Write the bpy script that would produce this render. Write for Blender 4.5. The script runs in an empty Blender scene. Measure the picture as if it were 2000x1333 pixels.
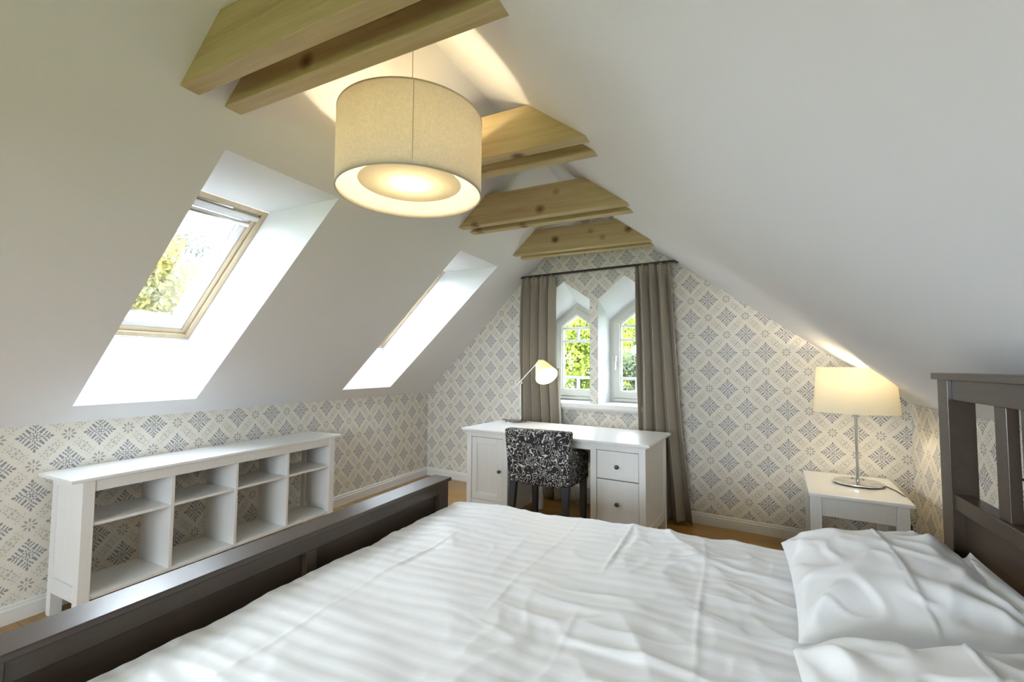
import bpy, bmesh, math, random
from mathutils import Vector, Matrix, noise
random.seed(7)
SC = bpy.context.scene
COL = SC.collection
PI = math.pi

# ------------------------------------------------------------------ camera
cam_d = bpy.data.cameras.new('camera')
cam = bpy.data.objects.new('camera', cam_d); COL.objects.link(cam)
cam_d.sensor_width = 36.0
cam_d.lens = 877.0 / 2000.0 * 36.0
cam_d.clip_start = 0.02
RIGHT = Vector((0.89974, 0.43637, 0.00715)); UP = Vector((0.01666, -0.05070, 0.99857)); FWD = Vector((-0.43611, 0.89834, 0.05289))
cam.matrix_world = Matrix(((RIGHT.x, UP.x, -FWD.x, 0.0), (RIGHT.y, UP.y, -FWD.y, 0.0), (RIGHT.z, UP.z, -FWD.z, 1.25), (0, 0, 0, 1)))
SC.camera = cam

# ------------------------------------------------------------------ world, exposure
W = bpy.data.worlds.new('overcast_sky'); SC.world = W; W.use_nodes = True
bg = W.node_tree.nodes['Background']
bg.inputs[0].default_value = (0.80, 0.875, 1.0, 1.0)
bg.inputs[1].default_value = 11.0
SC.view_settings.view_transform = 'Standard'
SC.view_settings.look = 'None'
SC.view_settings.gamma = 1.0
SC.view_settings.use_curve_mapping = False
SC.view_settings.exposure = 1.36
SC.cycles.max_bounces = 6; SC.cycles.diffuse_bounces = 4; SC.cycles.glossy_bounces = 2
SC.cycles.caustics_reflective = False; SC.cycles.caustics_refractive = False

# ------------------------------------------------------------------ room dimensions
XL, XR = -3.12, 1.062                 # knee walls
ZL, ZR = 0.93, 1.014                  # knee wall heights
SL, SR = 0.925, 0.757                 # roof slopes
XRIDGE = (ZR + SR * XR - ZL - SL * 3.12) / (SL + SR)
zl = lambda x: ZL + SL * (x + 3.12)
zr = lambda x: ZR + SR * (XR - x)
ZRIDGE = zl(XRIDGE)
YB = -2.3                             # wall behind the camera
GANG = math.atan2(-0.36, 3.5)         # far gable wall is slightly skewed
GD = Vector((math.cos(GANG), math.sin(GANG), 0)); GO = Vector((-math.sin(GANG), math.cos(GANG), 0))
GP = Vector((XL, 4.235, 0))
def gable(u, d, z):                   # u along the gable wall, d outwards, z up
    return GP + GD * u + GO * d + Vector((0, 0, z))
SKY = [(1.095, 1.685), (2.868, 3.478), (-0.68, -0.09)]  # last one is an added skylight, out of view, for light on the bed

# ------------------------------------------------------------------ window portals (guide the sky light through the openings)
def portal(name, mat, sx, sy):
    l = bpy.data.lights.new(name, 'AREA'); l.shape = 'RECTANGLE'; l.size = sx; l.size_y = sy
    l.cycles.is_portal = True
    o = bpy.data.objects.new(name, l); COL.objects.link(o); o.matrix_world = mat
def sky_matrix(yc, s=0.5, lift=0.0):
    a = Vector((-3.132, 0, 1.401)); b = Vector((-2.387, 0, 2.118))
    es = (b - a).normalized(); ex = Vector((0, 1, 0)); en = ex.cross(es)
    p = a + (b - a) * s - en * lift + Vector((0, yc, 0))
    return Matrix(((ex.x, es.x, en.x, p.x), (ex.y, es.y, en.y, p.y), (ex.z, es.z, en.z, p.z), (0, 0, 0, 1)))
for i, (y0, y1) in enumerate(SKY):
    m = sky_matrix((y0 + y1) / 2, 0.5, 0.12) @ Matrix.Rotation(PI, 4, 'X')
    portal('skylight_portal', m, 0.62, 1.1)
for uc in (1.70, 2.30):
    p = gable(uc, 0.42, 1.40)
    ez = GO                            # light looks along -Z: into the room
    m = Matrix(((GD.x, 0, GO.x, p.x), (GD.y, 0, GO.y, p.y), (GD.z, 1, GO.z, p.z), (0, 0, 0, 1)))
    portal('gable_portal', m, 0.6, 1.1)

FILL_WIN = (-1.75, 0.10, 0.70, 1.72)       # unseen window added in the near wall for daylight: x0, x1, z0, z1
portal('fill_window_portal', Matrix(((1, 0, 0, (FILL_WIN[0] + FILL_WIN[1]) / 2), (0, 0, -1, YB - 0.2), (0, 1, 0, (FILL_WIN[2] + FILL_WIN[3]) / 2), (0, 0, 0, 1))), 1.85, 1.02)

# ------------------------------------------------------------------ materials
class NT:
    def __init__(s, name):
        s.m = bpy.data.materials.new(name); s.m.use_nodes = True
        s.t = s.m.node_tree; s.n = s.t.nodes; s.b = s.n['Principled BSDF']; s.out = s.n['Material Output']
    def node(s, typ, **kw):
        n = s.n.new(typ)
        for k, v in kw.items(): setattr(n, k, v)
        return n
    def link(s, a, b): s.t.links.new(a, b)
    def put(s, sock, v):
        if hasattr(v, 'is_linked') or isinstance(v, bpy.types.NodeSocket): s.link(v, sock)
        else: sock.default_value = v
    def math(s, op, a, b=0.0, c=None, clamp=False):
        n = s.node('ShaderNodeMath', operation=op); n.use_clamp = clamp
        s.put(n.inputs[0], a); s.put(n.inputs[1], b)
        if c is not None: s.put(n.inputs[2], c)
        return n.outputs[0]
    def mix(s, f, a, b):
        n = s.node('ShaderNodeMix', data_type='RGBA')
        s.put(n.inputs[0], f)
        for sock, v in ((n.inputs[6], a), (n.inputs[7], b)):
            if isinstance(v, bpy.types.NodeSocket): s.link(v, sock)
            else: sock.default_value = (v[0], v[1], v[2], 1)
        return n.outputs[2]
    def coord(s, kind='Object', scale=None, loc=None, rot=None):
        o = s.node('ShaderNodeTexCoord').outputs[kind]
        if scale is None and loc is None and rot is None: return o
        mp = s.node('ShaderNodeMapping'); s.link(o, mp.inputs[0])
        if loc: mp.inputs[1].default_value = loc
        if rot: mp.inputs[2].default_value = rot
        if scale: mp.inputs[3].default_value = scale
        return mp.outputs[0]
    def noise(s, vec, scale=5, detail=3, rough=0.5, dist=0.0):
        n = s.node('ShaderNodeTexNoise'); s.link(vec, n.inputs['Vector'])
        n.inputs['Scale'].default_value = scale; n.inputs['Detail'].default_value = detail
        n.inputs['Roughness'].default_value = rough; n.inputs['Distortion'].default_value = dist
        return n.outputs[0]
    def ramp(s, f, stops):
        n = s.node('ShaderNodeValToRGB'); s.link(f, n.inputs[0]); e = n.color_ramp.elements
        while len(e) < len(stops): e.new(0.5)
        for el, (p, c) in zip(e, stops): el.position = p; el.color = (c[0], c[1], c[2], 1)
        return n.outputs[0]
    def bump(s, h, strength=0.3, dist=0.002):
        n = s.node('ShaderNodeBump'); n.inputs['Strength'].default_value = strength; n.inputs['Distance'].default_value = dist
        s.link(h, n.inputs['Height']); s.link(n.outputs[0], s.b.inputs['Normal'])

def paint(name, col, rough=0.5, var=0.03, scale=6.0, bump=0.0, metal=0.0, coat=0.0, bscale=200.0, spec=0.5):
    t = NT(name); c = t.coord()
    f = t.noise(c, scale, 3)
    d = tuple(max(0, v * (1 - var)) for v in col); l = tuple(min(1, v * (1 + var)) for v in col)
    t.link(t.mix(f, d, l), t.b.inputs['Base Color'])
    t.b.inputs['Roughness'].default_value = rough; t.b.inputs['Metallic'].default_value = metal
    t.b.inputs['Coat Weight'].default_value = coat; t.b.inputs['Coat Roughness'].default_value = 0.15
    t.b.inputs['Specular IOR Level'].default_value = spec
    if bump: t.bump(t.noise(c, bscale, 2), bump, 0.001)
    return t.m

def wood(name, stops, axis_scale=(1.2, 14, 14), knots=0.0, rough=0.5, coat=0.0, spec=0.5, knot_scale=(3.0, 5, 5), bump=0.15, jitter=True):
    t = NT(name); c = t.coord()
    if jitter:
        oi = t.node('ShaderNodeObjectInfo')
        va = t.node('ShaderNodeVectorMath', operation='ADD'); t.link(c, va.inputs[0])
        sc = t.node('ShaderNodeVectorMath', operation='SCALE'); sc.inputs[0].default_value = (17.3, 7.1, 3.7); t.link(oi.outputs['Random'], sc.inputs['Scale'])
        t.link(sc.outputs[0], va.inputs[1]); c = va.outputs[0]
    mp = t.node('ShaderNodeMapping'); t.link(c, mp.inputs[0]); mp.inputs[3].default_value = axis_scale
    g = t.noise(mp.outputs[0], 1.0, 5, 0.6, 1.2)
    g2 = t.noise(mp.outputs[0], 6.0, 3, 0.6, 0.4)
    f = t.math('MULTIPLY_ADD', g2, 0.3, t.math('MULTIPLY', g, 0.75))
    colr = t.ramp(f, stops)
    if knots:
        vm = t.node('ShaderNodeMapping'); t.link(c, vm.inputs[0]); vm.inputs[3].default_value = knot_scale
        v = t.node('ShaderNodeTexVoronoi'); t.link(vm.outputs[0], v.inputs['Vector']); v.inputs['Scale'].default_value = 1.0
        k = t.math('SUBTRACT', 1.0, t.math('DIVIDE', v.outputs[0], 0.19), clamp=True)
        colr = t.mix(t.math('MULTIPLY', k, knots, clamp=True), colr, (0.16, 0.07, 0.02))
    t.link(colr, t.b.inputs['Base Color']); t.b.inputs['Roughness'].default_value = rough
    t.b.inputs['Coat Weight'].default_value = coat; t.b.inputs['Coat Roughness'].default_value = 0.2
    t.b.inputs['Specular IOR Level'].default_value = spec
    t.bump(f, bump, 0.001)
    return t.m

def wallpaper(name, u0, v0, pu=0.265, pv=0.284):
    t = NT(name); sx = t.node('ShaderNodeSeparateXYZ'); c = t.coord(); t.link(c, sx.inputs[0])
    U = t.math('DIVIDE', t.math('SUBTRACT', sx.outputs[0], u0), pu)
    V = t.math('DIVIDE', t.math('SUBTRACT', sx.outputs[2], v0), pv)
    p = t.math('ADD', U, V); q = t.math('SUBTRACT', U, V)
    fp = t.math('SUBTRACT', p, t.math('ROUND', p)); fq = t.math('SUBTRACT', q, t.math('ROUND', q))
    du = t.math('ABSOLUTE', t.math('MULTIPLY', t.math('ADD', fp, fq), 0.5))
    dv = t.math('ABSOLUTE', t.math('MULTIPLY', t.math('SUBTRACT', fp, fq), 0.5))
    a = t.math('MAXIMUM', du, dv); b = t.math('MINIMUM', du, dv)
    cb = t.node('ShaderNodeCombineXYZ'); t.link(a, cb.inputs[0]); t.link(b, cb.inputs[1])
    def ell(items):
        acc = None
        for (x, y, rx, ry, ang) in items:
            mp = t.node('ShaderNodeMapping', vector_type='TEXTURE'); t.link(cb.outputs[0], mp.inputs[0])
            mp.inputs[1].default_value = (x, y, 0); mp.inputs[2].default_value = (0, 0, math.radians(ang)); mp.inputs[3].default_value = (rx, ry, 1)
            ln = t.node('ShaderNodeVectorMath', operation='LENGTH'); t.link(mp.outputs[0], ln.inputs[0])
            acc = ln.outputs['Value'] if acc is None else t.math('MINIMUM', acc, ln.outputs['Value'])
        mr = t.node('ShaderNodeMapRange'); mr.clamp = True
        t.link(acc, mr.inputs[0]); mr.inputs[1].default_value = 0.8; mr.inputs[2].default_value = 1.1
        mr.inputs[3].default_value = 1.0; mr.inputs[4].default_value = 0.0
        return mr.outputs[0]
    diamond = ell([(0.240, 0, 0.034, 0.022, 0), (0.197, 0.034, 0.030, 0.0135, 45), (0.160, 0.070, 0.030, 0.0135, 45), (0.121, 0.112, 0.030, 0.0145, 45),
                   (0.168, 0, 0.029, 0.0135, 0), (0.132, 0.034, 0.027, 0.012, 30), (0.088, 0.076, 0.029, 0.0135, 45), (0.092, 0, 0.031, 0.012, 0),
                   (0.062, 0.029, 0.020, 0.010, 30), (0.022, 0.018, 0.022, 0.010, 45)])
    flower = ell([(0.420, 0, 0.038, 0.017, 0), (0.444, 0.056, 0.036, 0.017, -45), (0.484, 0, 0.008, 0.006, 0)])
    leaves = ell([(0.252, 0.236, 0.026, 0.012, 80), (0.212, 0.200, 0.024, 0.012, 20), (0.262, 0.168, 0.026, 0.012, -40), (0.304, 0.142, 0.022, 0.011, 60),
                  (0.318, 0.182, 0.020, 0.011, 10), (0.342, 0.100, 0.018, 0.010, -20), (0.300, 0.075, 0.012, 0.008, 60), (0.36, 0.14, 0.012, 0.008, 60)])
    fill = t.node('ShaderNodeMapRange'); t.link(t.math('ADD', a, b), fill.inputs[0]); fill.inputs[1].default_value = 0.175; fill.inputs[2].default_value = 0.235
    fill.inputs[3].default_value = 0.10; fill.inputs[4].default_value = 0.0
    band = t.node('ShaderNodeMapRange'); t.link(t.math('ADD', a, b), band.inputs[0]); band.inputs[1].default_value = 0.36; band.inputs[2].default_value = 0.42
    band.inputs[3].default_value = 0.0; band.inputs[4].default_value = 0.12
    base = t.mix(t.noise(c, 9, 3), (0.78, 0.74, 0.65), (0.81, 0.77, 0.685))
    base = t.mix(band.outputs[0], base, (0.60, 0.56, 0.49))
    base = t.mix(fill.outputs[0], base, (0.42, 0.46, 0.56))
    base = t.mix(t.math('MULTIPLY', leaves, 0.58), base, (0.36, 0.345, 0.33))
    base = t.mix(t.math('MULTIPLY', flower, 0.72), base, (0.27, 0.26, 0.26))
    base = t.mix(t.math('MULTIPLY', diamond, 0.80), base, (0.19, 0.205, 0.255))
    t.n.remove(t.b); df = t.node('ShaderNodeBsdfDiffuse'); t.link(base, df.inputs[0]); t.link(df.outputs[0], t.out.inputs[0])
    return t.m

def shade_mat(name, col, trans, weave=0.0, ws=420):
    t = NT(name); c = t.coord('Object')
    t.n.remove(t.b)
    d = t.node('ShaderNodeBsdfDiffuse'); tr = t.node('ShaderNodeBsdfTranslucent'); mx = t.node('ShaderNodeMixShader')
    if weave:
        f = t.math('MULTIPLY', t.noise(t.coord('Object', (1, 1, 8)), ws / 8, 3), 1.0)
        g = t.math('MULTIPLY_ADD', t.noise(t.coord('Object', (8, 8, 1)), ws / 8, 3), 0.5, t.math('MULTIPLY', f, 0.5))
        f = t.math('MULTIPLY', t.math('SUBTRACT', g, 0.35, clamp=True), 3.0, clamp=True)
        cc = t.mix(f, tuple(v * (1 - weave) for v in col), col)
        t.link(cc, d.inputs[0]); t.link(cc, tr.inputs[0])
    else:
        cc = t.mix(t.noise(c, 30, 2), tuple(v * 0.98 for v in col), col)
        t.link(cc, d.inputs[0]); t.link(cc, tr.inputs[0])
    mx.inputs[0].default_value = trans
    t.link(d.outputs[0], mx.inputs[1]); t.link(tr.outputs[0], mx.inputs[2]); t.link(mx.outputs[0], t.out.inputs[0])
    return t.m

def glass_mat():
    t = NT('window_glass'); t.n.remove(t.b)
    tr = t.node('ShaderNodeBsdfTransparent'); gl = t.node('ShaderNodeBsdfGlossy'); mx = t.node('ShaderNodeMixShader')
    gl.inputs['Roughness'].default_value = 0.02; tr.inputs[0].default_value = (0.96, 0.98, 0.97, 1)
    lw = t.node('ShaderNodeLayerWeight'); lw.inputs[0].default_value = 0.35
    t.link(t.math('MULTIPLY', lw.outputs['Fresnel'], 0.22), mx.inputs[0])
    t.link(tr.outputs[0], mx.inputs[1]); t.link(gl.outputs[0], mx.inputs[2]); t.link(mx.outputs[0], t.out.inputs[0])
    return t.m

def emit_mat(name, col, strength):
    t = NT(name); t.b.inputs['Base Color'].default_value = (*col, 1); t.b.inputs['Emission Color'].default_value = (*col, 1)
    t.b.inputs['Emission Strength'].default_value = strength
    return t.m

M = {}
def plaster_mat():
    t = NT('white_plaster'); t.n.remove(t.b); d = t.node('ShaderNodeBsdfDiffuse')
    t.link(t.mix(t.noise(t.coord(), 3, 1), (0.80, 0.80, 0.805), (0.815, 0.815, 0.82)), d.inputs[0]); t.link(d.outputs[0], t.out.inputs[0])
    return t.m
M['plaster'] = plaster_mat()
M['wp_far'] = wallpaper('wallpaper_far', 2.984, 1.498)
M['wp_left'] = wallpaper('wallpaper_left', 0.997, 0.587, 0.257, 0.286)
M['wp_right'] = wallpaper('wallpaper_right', 0.1, 0.587)
M['trimwhite'] = paint('white_trim_paint', (0.80, 0.79, 0.76), 0.4, 0.015)
M['furn'] = wood('white_stained_pine', [(0.3, (0.77, 0.765, 0.745)), (0.7, (0.82, 0.815, 0.80))], (40, 40, 1.2), rough=0.35, bump=0.08)
M['furntop'] = paint('white_lacquer', (0.83, 0.83, 0.825), 0.28, 0.012, coat=0.15)
M['brown'] = wood('black_brown_stain', [(0.3, (0.040, 0.025, 0.016)), (0.7, (0.058, 0.037, 0.024))], (30, 1.0, 30), rough=0.33, coat=0.35, spec=0.5, bump=0.04)
M['pine'] = wood('knotty_pine', [(0.25, (0.34, 0.235, 0.095)), (0.5, (0.50, 0.385, 0.19)), (0.8, (0.63, 0.52, 0.30))], (0.9, 15, 15), knots=1.5, rough=0.6, knot_scale=(4.2, 4.8, 4.8))
M['floor'] = wood('amber_floorboard', [(0.25, (0.22, 0.105, 0.015)), (0.55, (0.34, 0.175, 0.030)), (0.85, (0.44, 0.25, 0.06))], (1.0, 16, 16), rough=0.28, coat=0.3, bump=0.08)
M['framepine'] = wood('window_pine', [(0.3, (0.58, 0.47, 0.30)), (0.7, (0.68, 0.57, 0.40))], (14, 1.0, 14), rough=0.5)
M['sash'] = paint('white_sash', (0.80, 0.81, 0.81), 0.35, 0.01)
M['greyframe'] = paint('pale_grey_window_paint', (0.63, 0.62, 0.555), 0.4, 0.015)
M['glass'] = glass_mat()
M['curtain'] = paint('taupe_curtain', (0.35, 0.305, 0.245), 0.9, 0.05, 40, 0.25, bscale=900, spec=0.1)
M['lining'] = paint('cream_lining', (0.72, 0.69, 0.60), 0.9, 0.02)
M['blackmetal'] = paint('black_metal', (0.02, 0.018, 0.017), 0.4, 0.05)
M['chrome'] = paint('chrome', (0.78, 0.78, 0.77), 0.08, 0.01, metal=1.0)
M['satin'] = paint('satin_nickel', (0.72, 0.71, 0.68), 0.25, 0.01, metal=1.0)
M['gunmetal'] = paint('polished_gunmetal', (0.36, 0.36, 0.35), 0.16, 0.02, metal=1.0)
M['knob'] = paint('dark_pewter', (0.12, 0.11, 0.095), 0.35, 0.05, metal=0.8)
M['darkleg'] = paint('charcoal_leg', (0.035, 0.037, 0.04), 0.45, 0.05)
M['black'] = paint('black_plastic', (0.015, 0.014, 0.014), 0.45, 0.05)
M['cordred'] = paint('dark_red_cord', (0.045, 0.012, 0.012), 0.6, 0.05)
M['radiator'] = paint('radiator_enamel', (0.62, 0.60, 0.54), 0.4, 0.02)
M['pend'] = shade_mat('linen_shade', (0.83, 0.79, 0.68), 0.42, 0.22)
M['pendin'] = shade_mat('opal_disc', (0.86, 0.82, 0.70), 0.42)
M['lshade'] = shade_mat('cream_shade', (0.90, 0.85, 0.70), 0.26, 0.03)
M['dshade'] = shade_mat('cream_cone_shade', (0.88, 0.80, 0.58), 0.27)
M['bulb'] = emit_mat('glowing_bulb', (1.0, 0.82, 0.52), 5.0)
M['rim'] = paint('shade_rim', (0.55, 0.50, 0.40), 0.7, 0.03)
M['bark'] = paint('bark', (0.10, 0.075, 0.05), 0.9, 0.2)
M['grass'] = paint('lawn', (0.09, 0.14, 0.03), 0.9, 0.3, 1.0)
M['render'] = paint('outside_render', (0.5, 0.46, 0.4), 0.9, 0.05)

def leaf_mat(name, c1, c2):
    t = NT(name); f = t.noise(t.coord('Object'), 1.7, 4)
    cc = t.ramp(f, [(0.35, c1), (0.65, c2)])
    t.n.remove(t.b)
    d = t.node('ShaderNodeBsdfDiffuse'); tr = t.node('ShaderNodeBsdfTranslucent'); mx = t.node('ShaderNodeMixShader'); mx.inputs[0].default_value = 0.4
    t.link(cc, d.inputs[0]); t.link(cc, tr.inputs[0]); t.link(d.outputs[0], mx.inputs[1]); t.link(tr.outputs[0], mx.inputs[2]); t.link(mx.outputs[0], t.out.inputs[0])
    return t.m
M['leafyellow'] = leaf_mat('autumn_leaves', (0.18, 0.18, 0.11), (0.28, 0.23, 0.06))
M['leafgrey'] = leaf_mat('grey_green_leaves', (0.15, 0.155, 0.13), (0.21, 0.21, 0.18))
M['leaflime'] = leaf_mat('lime_leaves', (0.11, 0.145, 0.02), (0.23, 0.26, 0.055))
M['leafdull'] = leaf_mat('dull_green_leaves', (0.06, 0.075, 0.045), (0.12, 0.135, 0.08))

def fabric_mat():
    t = NT('squiggle_fabric'); c = t.coord('Object')
    n1 = t.noise(c, 24, 0.0, 0.5, 0.9)
    f = t.math('FRACT', t.math('MULTIPLY', n1, 5.0))
    d = t.math('ABSOLUTE', t.math('SUBTRACT', f, 0.5))
    mr = t.node('ShaderNodeMapRange'); t.link(d, mr.inputs[0]); mr.inputs[1].default_value = 0.09; mr.inputs[2].default_value = 0.14; mr.inputs[3].default_value = 1.0; mr.inputs[4].default_value = 0.0
    # break the contour loops up into short squiggles
    br = t.noise(c, 31, 0.0)
    bm_ = t.node('ShaderNodeMapRange'); t.link(br, bm_.inputs[0]); bm_.inputs[1].default_value = 0.32; bm_.inputs[2].default_value = 0.36
    k = t.math('MULTIPLY', mr.outputs[0], bm_.outputs[0])
    t.link(t.mix(k, (0.022, 0.020, 0.022), (0.62, 0.60, 0.57)), t.b.inputs['Base Color'])
    t.b.inputs['Roughness'].default_value = 0.85
    return t.m
M['squiggle'] = fabric_mat()

def linen_mat(name, stripes):
    t = NT(name); c = t.coord('Object'); sx = t.node('ShaderNodeSeparateXYZ'); t.link(c, sx.inputs[0])
    base = t.mix(t.noise(c, 5, 3), (0.82, 0.82, 0.825), (0.845, 0.845, 0.85))
    if stripes:
        s = t.math('SINE', t.math('MULTIPLY', sx.outputs[1], 2 * PI / 0.052))
        k = t.math('MULTIPLY_ADD', s, 3.0, 0.5, clamp=True)
        base = t.mix(k, base, (0.792, 0.792, 0.797))
        t.link(t.math('MULTIPLY_ADD', k, -0.2, 0.62), t.b.inputs['Roughness'])
    else: t.b.inputs['Roughness'].default_value = 0.55
    t.link(base, t.b.inputs['Base Color'])
    t.b.inputs['Sheen Weight'].default_value = 0.15
    t.bump(t.noise(c, 45, 4, 0.6), 0.12, 0.002)
    return t.m
M['duvet'] = linen_mat('white_sateen_stripe', True)
M['linen'] = linen_mat('white_linen', False)

# ------------------------------------------------------------------ mesh helpers
class MB:
    def __init__(s): s.v = []; s.f = []; s.sm = False
    def add(s, vs, fs):
        o = len(s.v); s.v += [tuple(v) for v in vs]; s.f += [tuple(i + o for i in f) for f in fs]; return s
    def box(s, x0, x1, y0, y1, z0, z1):
        return s.add([(x0, y0, z0), (x1, y0, z0), (x1, y1, z0), (x0, y1, z0), (x0, y0, z1), (x1, y0, z1), (x1, y1, z1), (x0, y1, z1)],
                     [(0, 3, 2, 1), (4, 5, 6, 7), (0, 1, 5, 4), (1, 2, 6, 5), (2, 3, 7, 6), (3, 0, 4, 7)])
    def frustum(s, a, b):      # a, b: (x0,x1,y0,y1,z) rectangles, bottom and top
        x0, x1, y0, y1, z = a; X0, X1, Y0, Y1, Z = b
        return s.add([(x0, y0, z), (x1, y0, z), (x1, y1, z), (x0, y1, z), (X0, Y0, Z), (X1, Y0, Z), (X1, Y1, Z), (X0, Y1, Z)],
                     [(0, 3, 2, 1), (4, 5, 6, 7), (0, 1, 5, 4), (1, 2, 6, 5), (2, 3, 7, 6), (3, 0, 4, 7)])
    def prism(s, poly, axis, a, b):   # poly in the two other axes (cyclic order), extruded along axis from a to b
        n = len(poly)
        def P(p, t):
            return {'x': (t, p[0], p[1]), 'y': (p[0], t, p[1]), 'z': (p[0], p[1], t)}[axis]
        vs = [P(p, a) for p in poly] + [P(p, b) for p in poly]
        fs = [tuple(range(n)), tuple(range(2 * n - 1, n - 1, -1))] + [(i, n + i, n + (i + 1) % n, (i + 1) % n) for i in range(n)]
        return s.add(vs, fs)
    def tube(s, pts, r, n=10, cap=True):
        pts = [Vector(p) for p in pts]; rs = r if isinstance(r, (list, tuple)) else [r] * len(pts)
        rings = []; prev = None
        for i, p in enumerate(pts):
            d = (pts[min(i + 1, len(pts) - 1)] - pts[max(i - 1, 0)]).normalized()
            if prev is None:
                u = d.orthogonal().normalized()
            else:
                u = (prev - d * prev.dot(d)); u = u.normalized() if u.length > 1e-6 else d.orthogonal().normalized()
            prev = u; w = d.cross(u)
            rings.append([p + (u * math.cos(2 * PI * k / n) + w * math.sin(2 * PI * k / n)) * rs[i] for k in range(n)])
        vs = [v for ring in rings for v in ring]
        fs = [(i * n + k, i * n + (k + 1) % n, (i + 1) * n + (k + 1) % n, (i + 1) * n + k) for i in range(len(pts) - 1) for k in range(n)]
        if cap: fs += [tuple(range(n - 1, -1, -1)), tuple((len(pts) - 1) * n + k for k in range(n))]
        s.sm = True
        return s.add(vs, fs)
    def lathe(s, prof, n=40, sx=1.0, sy=1.0, close=False):   # prof: (r, z)
        vs = []; m = len(prof)
        for (r, z) in prof:
            for k in range(n): vs.append((r * sx * math.cos(2 * PI * k / n), r * sy * math.sin(2 * PI * k / n), z))
        fs = []
        for i in range(m if close else m - 1):
            j = (i + 1) % m
            for k in range(n): fs.append((i * n + k, i * n + (k + 1) % n, j * n + (k + 1) % n, j * n + k))
        s.sm = True
        return s.add(vs, fs)
    def grid(s, fn, nu, nv):
        vs = [fn(i / nu, j / nv) for j in range(nv + 1) for i in range(nu + 1)]
        fs = [(j * (nu + 1) + i, j * (nu + 1) + i + 1, (j + 1) * (nu + 1) + i + 1, (j + 1) * (nu + 1) + i) for j in range(nv) for i in range(nu)]
        s.sm = True
        return s.add(vs, fs)
    def xf(s, mat):
        s.v = [tuple(mat @ Vector(v)) for v in s.v]; return s
    def build(s, name, mat, parent=None, bevel=0.0, smooth=None, solid=0.0, fix=True):
        me = bpy.data.meshes.new(name); me.from_pydata(s.v, [], s.f); me.validate()
        if fix:
            bm = bmesh.new(); bm.from_mesh(me); bmesh.ops.recalc_face_normals(bm, faces=bm.faces); bm.to_mesh(me); bm.free()
        me.materials.append(M[mat] if isinstance(mat, str) else mat)
        sm = s.sm if smooth is None else smooth
        if sm:
            for p in me.polygons: p.use_smooth = True
        o = bpy.data.objects.new(name, me); COL.objects.link(o)
        if sm and not (s.sm and len(s.f) > 6000): 
            try: me.set_sharp_from_angle(angle=math.radians(42))
            except Exception: pass
        if solid:
            md = o.modifiers.new('thickness', 'SOLIDIFY'); md.thickness = solid; md.offset = 0
        if bevel:
            md = o.modifiers.new('edge', 'BEVEL'); md.width = bevel; md.segments = 2; md.limit_method = 'ANGLE'; md.angle_limit = math.radians(40)
        if parent: o.parent = parent
        return o
def B(*a): return MB().box(*a)
def tag(o, label, cat, group=None):
    o['label'] = label; o['category'] = cat
    if group: o['group'] = group
    return o
def thing(name, label, cat, loc=(0, 0, 0), rz=0.0, group=None):
    o = bpy.data.objects.new(name, None); COL.objects.link(o); o.empty_display_size = 0.1
    o.location = loc; o.rotation_euler = (0, 0, rz)
    return tag(o, label, cat, group)
def struct(o, label=None, cat=None):
    o['kind'] = 'structure'
    if label: o['label'] = label
    if cat: o['category'] = cat
    return o
def place(o, m): o.matrix_world = m; return o

# ------------------------------------------------------------------ floor
fl = struct(B(XL - 0.3, XR + 0.3, YB - 0.2, 4.7, -0.25, -0.016).build('floor', 'render'), 'amber wooden board floor under the sloping roof', 'floor')
y = YB; row = 0
while y < 4.5:
    y1 = y + 0.142
    xs = [XL - 0.05, XL + [1.5, 2.6, 0.9, 3.2][row % 4], XR + 0.05]
    for k in range(2):
        B(xs[k] + 0.0006, xs[k + 1] - 0.0006, y + 0.0008, y1 - 0.0008, -0.016, 0.0).build('floorboard', 'floor', fl, bevel=0.0012)
    y = y1; row += 1

# ------------------------------------------------------------------ walls
Rz = Matrix.Rotation(GANG, 4, 'Z'); GM = Matrix.Translation(GP) @ Rz
LM = Matrix.Translation((XL, 0, 0)) @ Matrix.Rotation(PI / 2, 4, 'Z')   # local x -> world y
TH = 0.45
OP = [dict(u0=1.437, ua=1.703, u1=1.969, zs=1.862, za=2.050, bs=1.700, ba=1.885), dict(u0=2.049, ua=2.300, u1=2.551, zs=1.858, za=2.055, bs=1.697, ba=1.885)]
ZS = 0.900
def top(u):
    x = XL + u * GD.x
    return min(zl(x), zr(x))
uR = (XRIDGE - XL) / GD.x; U1 = (XR - XL) / GD.x
def arch(o, u, back=False):
    s, a = (o['bs'], o['ba']) if back else (o['zs'], o['za'])
    return s + (a - s) * (u - o['u0']) / (o['ua'] - o['u0']) if u <= o['ua'] else a + (s - a) * (u - o['ua']) / (o['u1'] - o['ua'])
def gable_faces(d, back):
    mb = MB(); us = sorted([0, uR, U1] + [o[k] for o in OP for k in ('u0', 'ua', 'u1')])
    for a, b in zip(us[:-1], us[1:]):
        mid = (a + b) / 2; o = next((o for o in OP if o['u0'] < mid < o['u1']), None)
        ext = 0.0
        if o is None:
            mb.add([(a, d, 0), (b, d, 0), (b, d, top(b) + ext), (a, d, top(a) + ext)], [(0, 1, 2, 3)])
        else:
            mb.add([(a, d, 0), (b, d, 0), (b, d, ZS), (a, d, ZS)], [(0, 1, 2, 3)])
            mb.add([(a, d, arch(o, a, back)), (b, d, arch(o, b, back)), (b, d, top(b)), (a, d, top(a))], [(0, 1, 2, 3)])
    return mb
wf = struct(gable_faces(0, False).build('wall_far', 'wp_far', fix=False), 'far gable wall papered with blue-grey diamonds and two pointed windows', 'wall')
wf.matrix_world = GM
ext_ = gable_faces(TH, True).build('outer_face', 'render', wf, fix=False)
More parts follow.
